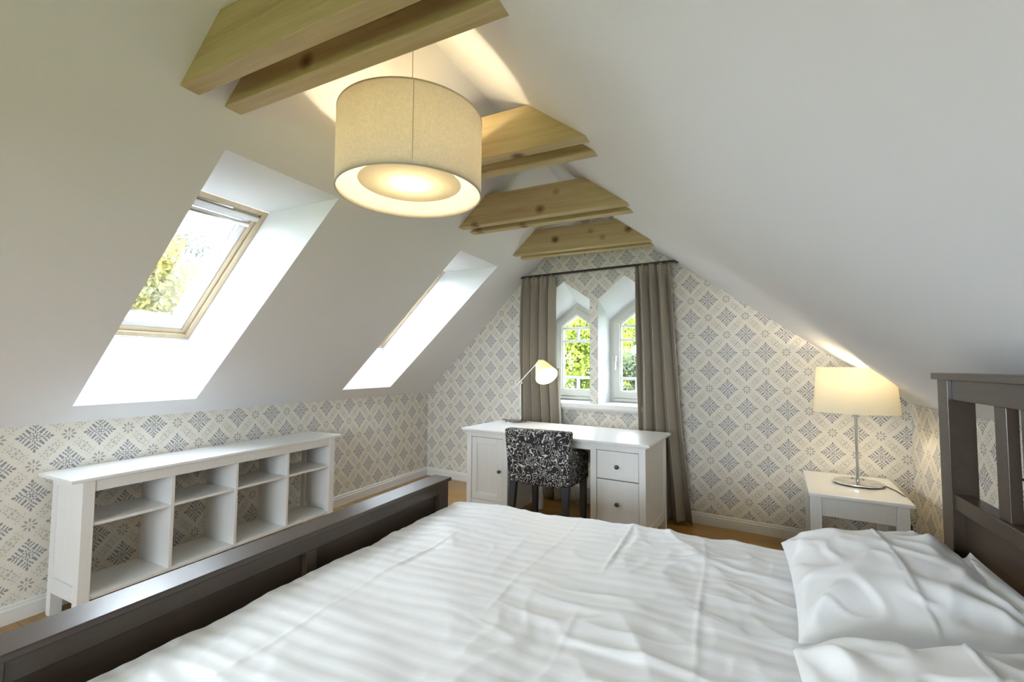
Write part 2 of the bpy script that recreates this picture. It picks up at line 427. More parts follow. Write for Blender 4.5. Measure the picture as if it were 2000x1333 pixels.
for o in OP:
    mb = MB()
    f = [(o['u0'], ZS), (o['u0'], o['zs']), (o['ua'], o['za']), (o['u1'], o['zs']), (o['u1'], ZS)]
    k = [(o['u0'], ZS), (o['u0'], o['bs']), (o['ua'], o['ba']), (o['u1'], o['bs']), (o['u1'], ZS)]
    for i in range(5):
        j = (i + 1) % 5
        mb.add([(f[i][0], 0, f[i][1]), (f[j][0], 0, f[j][1]), (k[j][0], 0.33, k[j][1]), (k[i][0], 0.33, k[i][1])], [(0, 1, 2, 3)])
        mb.add([(k[i][0], 0.33, k[i][1]), (k[j][0], 0.33, k[j][1]), (k[j][0], TH, k[j][1]), (k[i][0], TH, k[i][1])], [(0, 1, 2, 3)])
    mb.build('window_reveal', 'plaster', wf, fix=False)
wl = MB().box(YB, 4.25, 0, 0.12, 0, ZL).build('wall_left', 'wp_left')
struct(wl, 'low left knee wall papered with grey diamond ornaments', 'wall'); wl.matrix_world = LM
wr = MB().box(YB, 3.83, 0, 0.12, 0, ZR).build('wall_right', 'wp_right')
struct(wr, 'low right knee wall papered in pale diamonds behind headboard', 'wall')
wr.matrix_world = Matrix.Translation((XR + 0.12, 0, 0)) @ Matrix.Rotation(PI / 2, 4, 'Z')
nx0, nx1, nz0, nz1 = FILL_WIN
nmb = MB()
nxs = sorted([XL, nx0, XRIDGE, nx1, XR]); tz = lambda x: min(zl(x), zr(x))
for a, b in zip(nxs[:-1], nxs[1:]):
    if nx0 <= a and b <= nx1:
        nmb.prism([(a, 0), (b, 0), (b, nz0), (a, nz0)], 'y', YB - 0.12, YB)
        nmb.prism([(a, nz1), (b, nz1), (b, tz(b)), (a, tz(a))], 'y', YB - 0.12, YB)
    else:
        nmb.prism([(a, 0), (b, 0), (b, tz(b)), (a, tz(a))], 'y', YB - 0.12, YB)
nw = nmb.build('wall_near', 'plaster')
struct(nw, 'plain white gable wall at the near end of the room', 'wall')

# ------------------------------------------------------------------ sloping ceilings with skylight shafts
xb, xt = -3.020, -1.835
mb = MB(); YE = 4.75
ys = sorted([YB] + [v for p in SKY for v in p] + [YE])
P = lambda x, y: (x, y, zl(x))
for a, b in zip(ys[:-1], ys[1:]):
    hole = any(abs(a - p[0]) < 1e-6 for p in SKY)
    for (x0, x1) in ([(XL - 0.02, xb), (xt, XRIDGE)] if hole else [(XL - 0.02, XRIDGE)]):
        mb.add([P(x0, a), P(x1, a), P(x1, b), P(x0, b)], [(0, 1, 2, 3)])
cl = struct(mb.build('ceiling_left', 'plaster', fix=False), 'white left roof slope pierced by two skylight shafts', 'ceiling')
for (a, b) in SKY:
    wb = (-3.132, 1.401); wt = (-2.387, 2.118)
    MB().add([(xb, a, zl(xb)), (xb, b, zl(xb)), (wb[0], b, wb[1]), (wb[0], a, wb[1])], [(0, 1, 2, 3)]) \
        .add([(xt, a, zl(xt)), (xt, b, zl(xt)), (wt[0], b, wt[1]), (wt[0], a, wt[1])], [(0, 1, 2, 3)]) \
        .add([(xb, a, zl(xb)), (xt, a, zl(xt)), (wt[0], a, wt[1]), (wb[0], a, wb[1])], [(0, 1, 2, 3)]) \
        .add([(xb, b, zl(xb)), (xt, b, zl(xt)), (wt[0], b, wt[1]), (wb[0], b, wb[1])], [(0, 1, 2, 3)]) \
        .build('skylight_shaft', 'plaster', cl)
cr = MB().prism([(XRIDGE, ZRIDGE), (XR + 0.02, zr(XR + 0.02)), (XR + 0.12, zr(XR + 0.02) + 0.1), (XRIDGE, ZRIDGE + 0.12)], 'y', YB, YE).build('ceiling_right', 'plaster')
struct(cr, 'plain white right roof slope coming down over the bed', 'ceiling')

# ------------------------------------------------------------------ baseboards and window sill
def board(name, length, mat4, label):
    o = MB().prism([(0, 0), (-0.016, 0), (-0.016, 0.066), (-0.011, 0.072), (-0.011, 0.083), (-0.006, 0.088), (0, 0.088)], 'x', 0, length).build(name, 'trimwhite')
    o.matrix_world = mat4
    return struct(o, label, 'baseboard')
board('baseboard_left', 4.25 - YB, Matrix.Translation((XL, YB, 0)) @ Matrix.Rotation(PI / 2, 4, 'Z'), 'white baseboard along the left knee wall')
board('baseboard_far', U1, GM, 'white baseboard along the far gable wall')
board('baseboard_right', 3.80 - YB, Matrix.Translation((XR, 3.80, 0)) @ Matrix.Rotation(-PI / 2, 4, 'Z'), 'white baseboard along the right knee wall')
sill = B(1.40, 2.60, -0.055, 0.0, 0.856, 0.900).box(1.42, 2.58, -0.035, 0.0, 0.838, 0.856).build('trim_1', 'trimwhite', bevel=0.004)
sill.matrix_world = GM; struct(sill, 'white moulded sill running below the two pointed windows', 'window sill')

# ------------------------------------------------------------------ skylight windows
def skylight(name, a, b, label):
    root = bpy.data.objects.new(name, None); COL.objects.link(root); struct(root, label, 'window')
    root.matrix_world = sky_matrix((a + b) / 2, 0.0)
    w = (b - a) / 2 + 0.005; L = 1.034
    def ring(nm, mat, o, t, n0, n1, bev=0.002, top=None):
        tt = t if top is None else top
        MB().box(-w + o, -w + o + t, o, L - o, n0, n1).build(nm + '_stile', mat, root, bev)
        MB().box(w - o - t, w - o, o, L - o, n0, n1).build(nm + '_stile', mat, root, bev)
        MB().box(-w + o + t, w - o - t, o, o + t, n0, n1).build(nm + '_rail', mat, root, bev)
        MB().box(-w + o + t, w - o - t, L - o - tt, L - o, n0, n1).build(nm + '_rail', mat, root, bev)
    ring('frame', 'framepine', 0.0, 0.034, -0.10, 0.0)
    ring('sash', 'framepine', 0.036, 0.026, -0.09, -0.014, top=0.05)
    ring('inner_bead', 'sash', 0.062, 0.042, -0.085, -0.022, top=0.045)
    B(-w + 0.09, w - 0.09, 0.09, L - 0.09, -0.070, -0.064).build('glass_pane', 'glass', root)
    for sx in (-1, 1):
        B(min(sx * (w - 0.104), sx * (w - 0.116)), max(sx * (w - 0.104), sx * (w - 0.116)), 0.104, L - 0.12, -0.062, -0.045).build('blind_rail', 'sash', root, 0.002)
    MB().tube([(-w + 0.06, L - 0.128, -0.026), (w - 0.06, L - 0.128, -0.026)], 0.017, 14).build('blind_cassette', 'satin', root)
    B(-w + 0.036, w - 0.036, L - 0.082, L - 0.052, -0.03, 0.004).build('ventilation_flap', 'sash', root, 0.004)
    B(-w + 0.06, w * 0.35, L - 0.046, L - 0.034, -0.02, 0.000).build('handle_bar', 'satin', root, 0.002)
    B(-w + 0.04, w - 0.04, L - 0.05, L - 0.036, -0.06, -0.022).build('vent_slot', 'blackmetal', root)
    return root
skylight('window_1', *SKY[0], 'pine framed skylight with yellow tree behind it, nearer of the two')
skylight('window_2', *SKY[1], 'second skylight seen edge-on, thin strip of pine frame')
skylight('fill_skylight', *SKY[2], 'unseen skylight added beside the camera to light the bed')  # added out of view so more sky light falls on the bed

# ------------------------------------------------------------------ pointed gable windows
def pointed(name, o, label, handle):
    root = bpy.data.objects.new(name, None); COL.objects.link(root); struct(root, label, 'window')
    root.matrix_world = GM @ Matrix.Translation((o['ua'], 0.33, 0))
    hw = (o['u1'] - o['u0']) / 2; zs, za, z0 = o['bs'], o['ba'], 0.90
    def outline(i):                      # pentagon inset by i
        sl = (za - zs) / hw; k = math.sqrt(1 + sl * sl)
        a2 = za - i * k; s2 = a2 - sl * (hw - i)
        return [(-hw + i, z0 + i), (-hw + i, s2), (0, a2), (hw - i, s2), (hw - i, z0 + i)]
    def piece(nm, mat, i0, i1, y0, y1):
        A, C = outline(i0), outline(i1)
        for n in range(5):
            m = (n + 1) % 5
            MB().prism([A[n], A[m], C[m], C[n]], 'y', y0, y1).build(nm, mat, root, 0.002)
    piece('frame', 'greyframe', 0.0, 0.042, 0.0, 0.07)
    piece('sash', 'greyframe', 0.040, 0.098, -0.018, 0.05)
    piece('glazing_bead', 'sash', 0.098, 0.110, 0.0, 0.035)
    g = outline(0.105)
    MB().prism(g, 'y', 0.022, 0.026).build('glass_pane', 'glass', root)
    gi = hw - 0.104; spring = g[1][1]
    for z in (1.628, 1.496, 1.125):
        B(-gi, gi, 0.004, 0.04, z - 0.013, z + 0.013).build('glazing_bar', 'sash', root, 0.002)
    B(-0.012, 0.012, 0.006, 0.038, 1.509, 1.615).build('glazing_bar', 'sash', root, 0.002)
    B(-0.012, 0.012, 0.006, 0.038, z0 + 0.10, 1.112).build('glazing_bar', 'sash', root, 0.002)
    B(-hw + 0.05, hw - 0.05, -0.03, -0.015, z0 + 0.01, z0 + 0.035).build('weather_bar', 'greyframe', root, 0.003)
    if handle:
        hx = -hw + 0.068
        B(hx - 0.011, hx + 0.011, -0.026, -0.018, 1.285, 1.345).build('handle_plate', 'satin', root, 0.003)
        MB().tube([(hx, -0.02, 1.325), (hx, -0.058, 1.325), (hx, -0.062, 1.315), (hx, -0.062, 1.21)], 0.008, 10).build('handle', 'satin', root)
    else:
        for z in (1.58, 1.05):
            MB().tube([(-hw + 0.03, -0.02, z), (-hw + 0.03, -0.02, z + 0.07)], 0.008, 10).build('hinge', 'satin', root)
pointed('window_3', OP[0], 'left pointed casement window beside the desk lamp', False)
pointed('window_4', OP[1], 'right pointed casement window with handle, half behind curtain', True)

w6 = bpy.data.objects.new('fill_window', None); COL.objects.link(w6); struct(w6, 'wide unseen window added behind the camera for more daylight', 'window')  # added behind the camera to brighten the room
w6.location = (0, YB - 0.06, 0)
for k in range(4):
    xk = nx0 + (nx1 - nx0) / 3 * min(k, 3); B(xk - 0.025, xk + 0.025, -0.03, 0.03, nz0, nz1).build('mullion', 'sash', w6, 0.003)
for zk in (nz0 + 0.02, nz1 - 0.02): B(nx0, nx1, -0.03, 0.03, zk - 0.02, zk + 0.02).build('rail', 'sash', w6, 0.003)
for k in range(3):
    xk = nx0 + (nx1 - nx0) / 3 * k; B(xk + 0.02, xk + (nx1 - nx0) / 3 - 0.02, -0.004, 0.004, nz0 + 0.03, nz1 - 0.03).build('glass_pane', 'glass', w6)

# ------------------------------------------------------------------ collar beams (pairs of planks)
pairs = [(0.862, 'nearest to the camera'), (1.80, 'second from the camera, behind the drum lamp'), (2.665, 'third from the camera'), (3.545, 'farthest, before the papered gable')]
for (y0, where) in pairs:
    for k in range(2):
        ya = y0 + k * 0.152; yb = ya + 0.066; z0, z1 = (2.222, 2.425)
        z0 += 0.004 * k
        xl = lambda z: XL + (z - ZL) / SL; xr = lambda z: XR - (z - ZR) / SR
        e = 0.004
        o = MB().prism([(xl(z0) - e, z0), (xr(z0) + e, z0), (xr(z1) + e, z1), (xl(z1) - e, z1)], 'y', ya, yb).build('collar_beam', 'pine', bevel=0.003)
        tag(o, ('front' if k == 0 else 'rear') + ' pine plank of the beam pair ' + where, 'beam', 'paired pine collar beams')

# ------------------------------------------------------------------ bed
BX0, BX1 = -1.335, 0.63; BY0, BY1 = 0.325, 2.002
bed = thing('double_bed', 'black-brown wooden double bed with slatted headboard and low footboard', 'bed', ((BX0 + BX1) / 2, (BY0 + BY1) / 2, 0))
ox, oy = bed.location.x, bed.location.y
def bb(x0, x1, y0, y1, z0, z1): return B(x0 - ox, x1 - ox, y0 - oy, y1 - oy, z0, z1)
# footboard
bb(BX0 - 0.098, BX0 + 0.012, BY0 - 0.012, BY1 + 0.012, 0.642, 0.660).build('footboard_cap', 'brown', bed, 0.003)
for (a, b) in ((BY0, BY0 + 0.078), (BY1 - 0.076, BY1)):
    bb(BX0 - 0.07, BX0, a, b, 0, 0.642).build('footboard_post', 'brown', bed, 0.002)
fi0, fi1 = BY0 + 0.078, BY1 - 0.076
bb(BX0 - 0.05, BX0 - 0.004, fi0, fi1, 0.590, 0.6405).build('footboard_rail', 'brown', bed, 0.002)
bb(BX0 - 0.05, BX0 - 0.004, 1.132, 1.175, 0.25, 0.590).build('footboard_stile', 'brown', bed, 0.002)
bb(BX0 - 0.05, BX0 - 0.004, fi0, fi1, 0.17, 0.25).build('footboard_rail', 'brown', bed, 0.002)
bb(BX0 - 0.046, BX0 - 0.026, fi0, 1.132, 0.25, 0.590).build('footboard_panel', 'brown', bed)
bb(BX0 - 0.046, BX0 - 0.026, 1.175, fi1, 0.25, 0.590).build('footboard_panel', 'brown', bed)
# headboard
bb(BX1 - 0.014, BX1 + 0.088, BY0 - 0.014, 2.012, 1.211, 1.233).build('headboard_cap', 'brown', bed, 0.003)
for (a, b) in ((BY0, BY0 + 0.074), (1.929, 2.003)):
    bb(BX1, BX1 + 0.068, a, b, 0, 1.211).build('headboard_post', 'brown', bed, 0.002)
hi0, hi1 = BY0 + 0.074, 1.929
bb(BX1 + 0.012, BX1 + 0.05, hi0, hi1, 1.147, 1.211).build('headboard_rail', 'brown', bed, 0.002)
bb(BX1 + 0.006, BX1 + 0.056, hi0, hi1, 0.800, 0.848).build('headboard_rail', 'brown', bed, 0.003)
bb(BX1 + 0.030, BX1 + 0.050, hi0, hi1, 0.300, 0.800).build('headboard_panel', 'brown', bed)
for k in range(9):
    yc = 1.657 - k * 0.1255
    bb(BX1 + 0.016, BX1 + 0.042, yc - 0.029, yc + 0.029, 0.848, 1.147).build('headboard_slat', 'brown', bed, 0.002)
for a in (BY0 + 0.02, BY1 - 0.045):
    bb(BX0, BX1, a, a + 0.025, 0.24, 0.40).build('side_rail', 'brown', bed, 0.002)
bb(BX0, BX1, BY0 + 0.05, BY1 - 0.05, 0.29, 0.32).build('slat_base', 'pine', bed)

# mattress
def rbox(x0, x1, y0, y1, z0, z1, r):
    return B(x0, x1, y0, y1, z0, z1)
mt = rbox(-0.968, 0.968, -0.775, 0.775, 0, 0.19, 0.04).build('mattress', 'linen', bevel=0.035)
mt.modifiers['edge'].segments = 5
mt.location = ((BX0 + BX1) / 2, (BY0 + BY1) / 2, 0.321)
tag(mt, 'white sheeted mattress showing as a strip below the headboard', 'mattress')

# duvet
nz = lambda x, y, z=0.0: noise.noise(Vector((x, y, z)))
def ridge(n, w): return max(0.0, 1 - abs(n) / w)
CRE = [(-1.035, 0.005), (-0.62, 0.004), (-0.395, 0.007), (-0.09, 0.007)]
def duvet_h(x, y):
    h = 0.010 * nz(x * 2.1, y * 2.4, 1.0) + 0.007 * nz(x * 4.6, y * 5.2, 2.0) + 0.0035 * nz(x * 10, y * 13, 2.5)
    wx = x + 0.10 * nz(x * 2.5, y * 2.5, 5.0); wy = y + 0.10 * nz(x * 2.5, y * 2.5, 8.0)
    right = min(1.0, max(0.0, (x + 0.75) / 0.7))
    h += 0.010 * ridge(nz(wx * 5.5, wy * 3.0, 3.0), 0.30) ** 1.5 * (0.3 + right) * max(0, nz(x * 2, y * 2, 11) + 0.55)
    h += 0.009 * ridge(nz(wx * 3.0, wy * 7.5, 7.0), 0.28) ** 1.5 * (0.4 + 0.6 * right) * max(0, nz(x * 2, y * 2, 21) + 0.5)
    h += 0.004 * ridge(nz(wx * 11, wy * 6, 13.0), 0.3) * max(0, nz(x * 3, y * 3, 31) + 0.25) * 1.4
    h += 0.0006 * math.sin(2 * PI * (y + 0.006 * nz(x * 3, y * 3, 40)) / 0.052)
    for i, (cx_, a) in enumerate(CRE):
        d = x - (cx_ + 0.022 * nz(y * 2.2, i * 7.7, 50) + 0.004 * nz(y * 14, i * 3.1, 60))
        k = max(0.0, 0.45 + 1.3 * nz(y * 2.6, i * 5.0, 70))
        h += 0.8 * a * k * math.exp(-(d / 0.007) ** 2) - 0.3 * a * k * math.exp(-((d - 0.018) / 0.014) ** 2)
    for j, cy_ in enumerate((1.30, 1.74)):
        d = y - (cy_ + 0.02 * nz(x * 2, j * 9.0, 80))
        h += 0.002 * max(0.0, 0.4 + nz(x * 3, j * 4.0, 85)) * math.exp(-(d / 0.008) ** 2)
    return h
DX0, DX1, DY0, DY1, RAD = -1.322, 0.45, 0.30, 2.030, 0.055
def dprofile(t, lo, hi, rad, hang):     # arclength -> (coordinate, drop); hang over both ends
    q = rad * PI / 2; total = (hi - lo - 2 * rad) + 2 * (q + hang)
    s = t * total
    if s < hang: return lo, rad + (hang - s)
    s -= hang
    if s < q:
        a = PI / 2 * (1 - s / q); return lo + rad * (1 - math.sin(a)), rad * (1 - math.cos(a))
    s -= q
    if s < hi - lo - 2 * rad: return lo + rad + s, 0.0
    s -= hi - lo - 2 * rad
    if s < q:
        a = PI / 2 * (s / q); return hi - rad * (1 - math.sin(a)), rad * (1 - math.cos(a))
    return hi, rad + (s - q)
def dpt(u, v):
    yv, dy_ = dprofile(v, DY0, DY1, RAD, 0.16)
    # along x: foot end rolls down beside the footboard, head end is flat under the pillows
    q = 0.05 * PI / 2; hang = 0.03; total = hang + q + (DX1 - DX0 - 0.05); s = u * total
    if s < hang: xv, dx_ = DX0, 0.05 + (hang - s)
    elif s < hang + q:
        a = PI / 2 * (1 - (s - hang) / q); xv, dx_ = DX0 + 0.05 * (1 - math.sin(a)), 0.05 * (1 - math.cos(a))
    else: xv, dx_ = DX0 + 0.05 + (s - hang - q), 0.0
    base = 0.556 + 0.012 * (xv + 1.3) / 1.6
    wav = nz(xv * 3.2, yv * 3.2, 90)
    z = base + duvet_h(xv, yv) - dy_ - dx_
    foot = math.exp(-(xv - DX0) / 0.10)
    z -= foot * (0.018 + 0.014 * nz(yv * 4.5, 3.3, 95))
    xv += foot * 0.010 * (nz(yv * 5.0, 9.9, 97) + 0.35)
    side = max(0.0, dy_ - 0.02)
    out = min(1.0, side / 0.12)
    sg = 1 if yv > 1.1 else -1
    yv += sg * out * 0.014 * math.sin(xv * 17 + 2 * nz(xv * 2, 1.1, 3)) + sg * 0.010 * nz(xv * 4, 2.2, 55) * min(1, dy_ / 0.03)
    if DX0 > xv: xv = DX0
    return (xv, yv, z)
dv = MB().grid(dpt, 330, 380).build('duvet', 'duvet', fix=False)
tag(dv, 'rumpled white sateen-striped duvet spread over the bed', 'duvet')

# pillows
def pillow(name, sx, sy, th, seed, mat4, label, seam=None, n=90):
    mb = MB()
    def shape(a, b):                       # a,b in -1..1
        pin = 1 - 0.055 * (1 - abs(b) ** 2.5) * abs(a) ** 4
        pin2 = 1 - 0.045 * (1 - abs(a) ** 2.5) * abs(b) ** 4
        x = a * sx / 2 * pin; y = b * sy / 2 * pin2
        fa = max(0.0, 1 - abs(a) ** 3.0); fb = max(0.0, 1 - abs(b) ** 3.2)
        return x, y, (fa * fb) ** 0.55
    def topf(u, v):
        a, b = 2 * u - 1, 2 * v - 1; x, y, t = shape(a, b)
        wr = 0.0
        for k, (ca, cb) in enumerate(((-1, -1), (1, -1), (-1, 1), (1, 1))):
            dx, dy = a - ca, b - cb; r = math.hypot(dx, dy); an = math.atan2(dy, dx)
            wr += 0.011 * math.sin(an * (9 + k) + seed * 2 + 2.5 * nz(a * 1.5, b * 1.5, seed + k)) * math.exp(-((r - 0.45) / 0.38) ** 2)
        wr += 0.009 * nz(a * 2.0 + 3, b * 2.2, seed + 9) + 0.008 * ridge(nz(a * 2.2 + b * 0.8, b * 2.6, seed + 4), 0.25)
        z = th * t + wr * min(1, t * 1.4)
        if seam is not None:
            d = a - (seam + 0.05 * nz(b * 1.3, 0.4, seed)); z += 0.0055 * math.exp(-(d / 0.014) ** 2) * min(1, t * 2) - 0.004 * min(1, t * 2) * (1 if d > 0 else 0)
        return (x, y, z)
    def botf(u, v):
        a, b = 2 * u - 1, 2 * v - 1; x, y, t = shape(a, b)
        return (x, y, -0.025 * t)
    mb.grid(topf, n, n); mb.grid(botf, n // 3, n // 3)
    o = mb.build(name, 'linen', fix=False)
    o.matrix_world = mat4
    return tag(o, label, 'pillow', 'white bed pillows')
def pm(x, y, z, tilt, yaw=0.0, roll=0.0):
    return Matrix.Translation((x, y, z)) @ Matrix.Rotation(math.radians(yaw), 4, 'Z') @ Matrix.Rotation(math.radians(-tilt), 4, 'Y') @ Matrix.Rotation(math.radians(roll), 4, 'X')
pillow('pillow', 0.47, 0.69, 0.090, 1.0, pm(0.378, 1.625, 0.636, 10, -2), 'plump white pillow with a sewn flap line, nearest the bedside table', seam=0.18)
pillow('pillow', 0.49, 0.70, 0.092, 6.0, pm(0.345, 0.875, 0.652, 10, -2), 'white pillow cut off by the bottom right edge', seam=0.2)
pillow('pillow', 0.20, 0.52, 0.03, 3.0, pm(0.552, 1.51, 0.640, 52, 0), 'white pillow tucked under another, one corner at the headboard', n=40)

# ------------------------------------------------------------------ bookcase
bk = thing('low_bookcase', 'long low white open bookcase against the left papered wall', 'bookcase', (-2.92, 1.812, 0))
bx, by = -2.92, 1.812
def kb(x0, x1, y0, y1, z0, z1): return B(x0 - bx, x1 - bx, y0 - by, y1 - by, z0, z1)
kb(-3.095, -2.745, 1.008, 2.615, 0.680, 0.698).build('top', 'furntop', bk, 0.003)
for (a, b) in ((1.053, 1.101), (2.508, 2.556)):
    kb(-2.800, -2.752, a, b, 0, 0.680).build('post', 'furn', bk, 0.002)
    kb(-3.060, -3.020, a, b, 0, 0.680).build('post', 'furn', bk, 0.002)
for (a, b) in ((1.063, 1.083), (2.526, 2.546)):
    kb(-3.020, -2.800, a, b, 0.17, 0.680).build('end_panel', 'furn', bk)
for (a, b) in ((1.053, 1.062), (2.547, 2.556)):
    kb(-3.020, -2.800, a, b, 0.115, 0.185).build('end_rail', 'furn', bk, 0.002)
    kb(-3.020, -2.800, a, b, 0.635, 0.680).build('end_rail', 'furn', bk, 0.002)
kb(-2.796, -2.756, 1.101, 2.508, 0.627, 0.680).build('front_rail', 'furn', bk, 0.002)
kb(-3.055, -3.035, 1.101, 2.508, 0.627, 0.680).build('back_rail', 'furn', bk, 0.002)
kb(-3.055, -2.758, 1.083, 2.526, 0.117, 0.135).build('bottom_shelf', 'furn', bk, 0.002)
dv_y = [1.101, 1.434, 1.452, 1.790, 1.807, 2.149, 2.166, 2.508]
for k in range(3):
    kb(-3.055, -2.758, dv_y[2 * k + 1], dv_y[2 * k + 2], 0.135, 0.640).build('divider', 'furn', bk, 0.0015)
for k in range(4):
    kb(-3.055, -2.760, dv_y[2 * k], dv_y[2 * k + 1], 0.462, 0.476).build('shelf', 'furn', bk, 0.0015)

# ------------------------------------------------------------------ desk
DM = math.radians(-5.0)
desk = thing('writing_desk', 'white wooden desk with one cupboard door and two drawers', 'desk', (-1.965, 3.118, 0), DM)
DL, DD = 1.50, 0.665
B(0, DL, 0, DD, 0.722, 0.740).build('desk_top', 'furntop', desk, 0.004)
B(0.018, DL - 0.018, 0.012, DD - 0.012, 0.712, 0.722).build('top_moulding', 'furn', desk, 0.003)
def pedestal(u0, u1, drawers):
    f0, f1 = 0.028, DD - 0.03; p = 0.044
    for (a, b) in ((u0, u0 + p), (u1 - p, u1)):
        B(a, b, f0, f0 + p, 0, 0.712).build('post', 'furn', desk, 0.002)
        B(a, b, f1 - p, f1, 0, 0.712).build('post', 'furn', desk, 0.002)
        s = a + 0.012
        B(s, s + 0.018, f0 + p, f1 - p, 0.10, 0.712).build('side_panel', 'furn', desk)
        B(s - 0.006, s + 0.024, f0 + p, f1 - p, 0.10, 0.165).build('side_rail', 'furn', desk, 0.002)
    B(u0 + p, u1 - p, f0 + 0.002, f0 + 0.03, 0.676, 0.712).build('front_rail', 'furn', desk, 0.002)
    B(u0 + p, u1 - p, f0 + 0.002, f0 + 0.03, 0.135, 0.186).build('front_rail', 'furn', desk, 0.002)
    B(u0 + p, u1 - p, f1 - 0.02, f1 - 0.008, 0.12, 0.712).build('back_panel', 'furn', desk)
    B(u0 + p, u1 - p, f0 + 0.03, f1 - 0.02, 0.135, 0.150).build('bottom_board', 'furn', desk)
    a, b, g = u0 + p, u1 - p, 0.003
    def knob(parent, x, z):
        k = MB().lathe([(0.001, 0.0), (0.007, 0.0), (0.006, 0.008), (0.0075, 0.012), (0.0125, 0.016), (0.0145, 0.021), (0.012, 0.026), (0.006, 0.029), (0.0, 0.0295)], 20)
        k.xf(Matrix.Translation((x, f0 + 0.003, z)) @ Matrix.Rotation(PI / 2, 4, 'X'))
        o = k.build('knob', 'knob', parent); o['label'] = 'round dark pewter knob'
    if drawers:
        zz = [0.186, 0.484, 0.676]
        for k in range(2):
            d = B(a + g, b - g, f0 + 0.004, f0 + 0.026, zz[k] + g, zz[k + 1] - g).build('drawer', 'furn', desk, 0.002)
            knob(d, (a + b) / 2, (zz[k] + zz[k + 1]) / 2 - 0.005)
    else:
        z0, z1 = 0.186 + g, 0.676 - g; w = 0.047
        d = B(a + g + w, b - g - w, f0 + 0.013, f0 + 0.022, z0 + w, z1 - w).build('door', 'furn', desk)
        for (q0, q1) in ((a + g, a + g + w), (b - g - w, b - g)):
            B(q0, q1, f0 + 0.004, f0 + 0.026, z0, z1).build('door_stile', 'furn', d, 0.002)
        for (q0, q1) in ((z0, z0 + w), (z1 - w, z1)):
            B(a + g + w, b - g - w, f0 + 0.004, f0 + 0.026, q0, q1).build('door_rail', 'furn', d, 0.002)
        for (q0, q1, r0, r1) in ((a + g + w, a + g + w + 0.008, z0 + w, z1 - w), (b - g - w - 0.008, b - g - w, z0 + w, z1 - w)):
            B(q0, q1, f0 + 0.008, f0 + 0.016, r0, r1).build('door_moulding', 'furn', d, 0.003)
        for (r0, r1) in ((z0 + w, z0 + w + 0.008), (z1 - w - 0.008, z1 - w)):
            B(a + g + w, b - g - w, f0 + 0.008, f0 + 0.016, r0, r1).build('door_moulding', 'furn', d, 0.003)
        knob(d, b - g - w / 2, 0.428)
pedestal(0.040, 0.424, False)
pedestal(1.090, 1.467, True)
B(0.424, 1.090, 0.032, 0.054, 0.668, 0.712).build('knee_rail', 'furn', desk, 0.002)
B(0.424, 1.090, DD - 0.05, DD - 0.035, 0.45, 0.712).build('modesty_panel', 'furn', desk)

# ------------------------------------------------------------------ chair
ch = thing('desk_chair', 'black armchair with white squiggle fabric pushed in at the desk', 'chair', (-1.190, 2.865, 0), math.radians(0.5))
def soft(mb, name, mat, parent, bev=0.018, seg=4):
    o = mb.build(name, mat, parent, bev); o.modifiers['edge'].segments = seg
    for p in o.data.polygons: p.use_smooth = True
    return o
soft(MB().frustum((-0.222, 0.218, 0.0, 0.095, 0.437), (-0.240, 0.238, -0.035, 0.052, 0.806)), 'backrest', 'squiggle', ch, 0.016)
for s in (-1, 1):
    x0, x1 = (-0.226, -0.160) if s < 0 else (0.160, 0.224)
    mb = MB().prism([(0.085, 0.425), (0.47, 0.405), (0.47, 0.600), (0.40, 0.622), (0.060, 0.665)], 'x', x0, x1)
    soft(mb, 'armrest', 'squiggle', ch, 0.016)
soft(B(-0.162, 0.162, 0.07, 0.475, 0.405, 0.490), 'seat', 'squiggle', ch, 0.02)
for (x, y, dx, dy) in ((-0.195, 0.035, -0.006, -0.055), (0.192, 0.035, 0.006, -0.055), (-0.195, 0.43, 0.0, 0.006), (0.192, 0.43, 0.0, 0.006)):
    MB().frustum((x + dx - 0.017, x + dx + 0.017, y + dy - 0.017, y + dy + 0.017, 0.0), (x - 0.025, x + 0.025, y - 0.022, y + 0.022, 0.44)).build('leg', 'darkleg', ch, 0.003)

# ------------------------------------------------------------------ desk lamp
dl = thing('desk_lamp', 'slim metal desk lamp with lit cream cone shade on the desk', 'lamp', (-1.738, 3.668, 0.740), math.radians(-8))
MB().lathe([(0.0, 0.0), (0.094, 0.0), (0.097, 0.006), (0.095, 0.013), (0.088, 0.017), (0.05, 0.021), (0.0, 0.022)], 40).build('base', 'gunmetal', dl)
MB().tube([(0.048, 0.0, 0.012), (0.048, 0, 0.36)], 0.0055, 12).build('stem', 'satin', dl)
MB().tube([(0.034, 0.0, 0.352), (0.062, 0, 0.352)], 0.012, 14).build('pivot', 'satin', dl)
MB().tube([(-0.052, -0.016, 0.258), (0.244, -0.016, 0.538)], 0.0042, 10).build('arm', 'satin', dl)
MB().tube([(0.236, -0.016, 0.520), (0.256, -0.016, 0.552)], 0.011, 12).build('joint', 'satin', dl)
sh = MB().lathe([(0.046, 0.0), (0.048, -0.004), (0.098, -0.155), (0.0965, -0.155), (0.0455, -0.002), (0.0, -0.002), (0.0, 0.0)], 40)
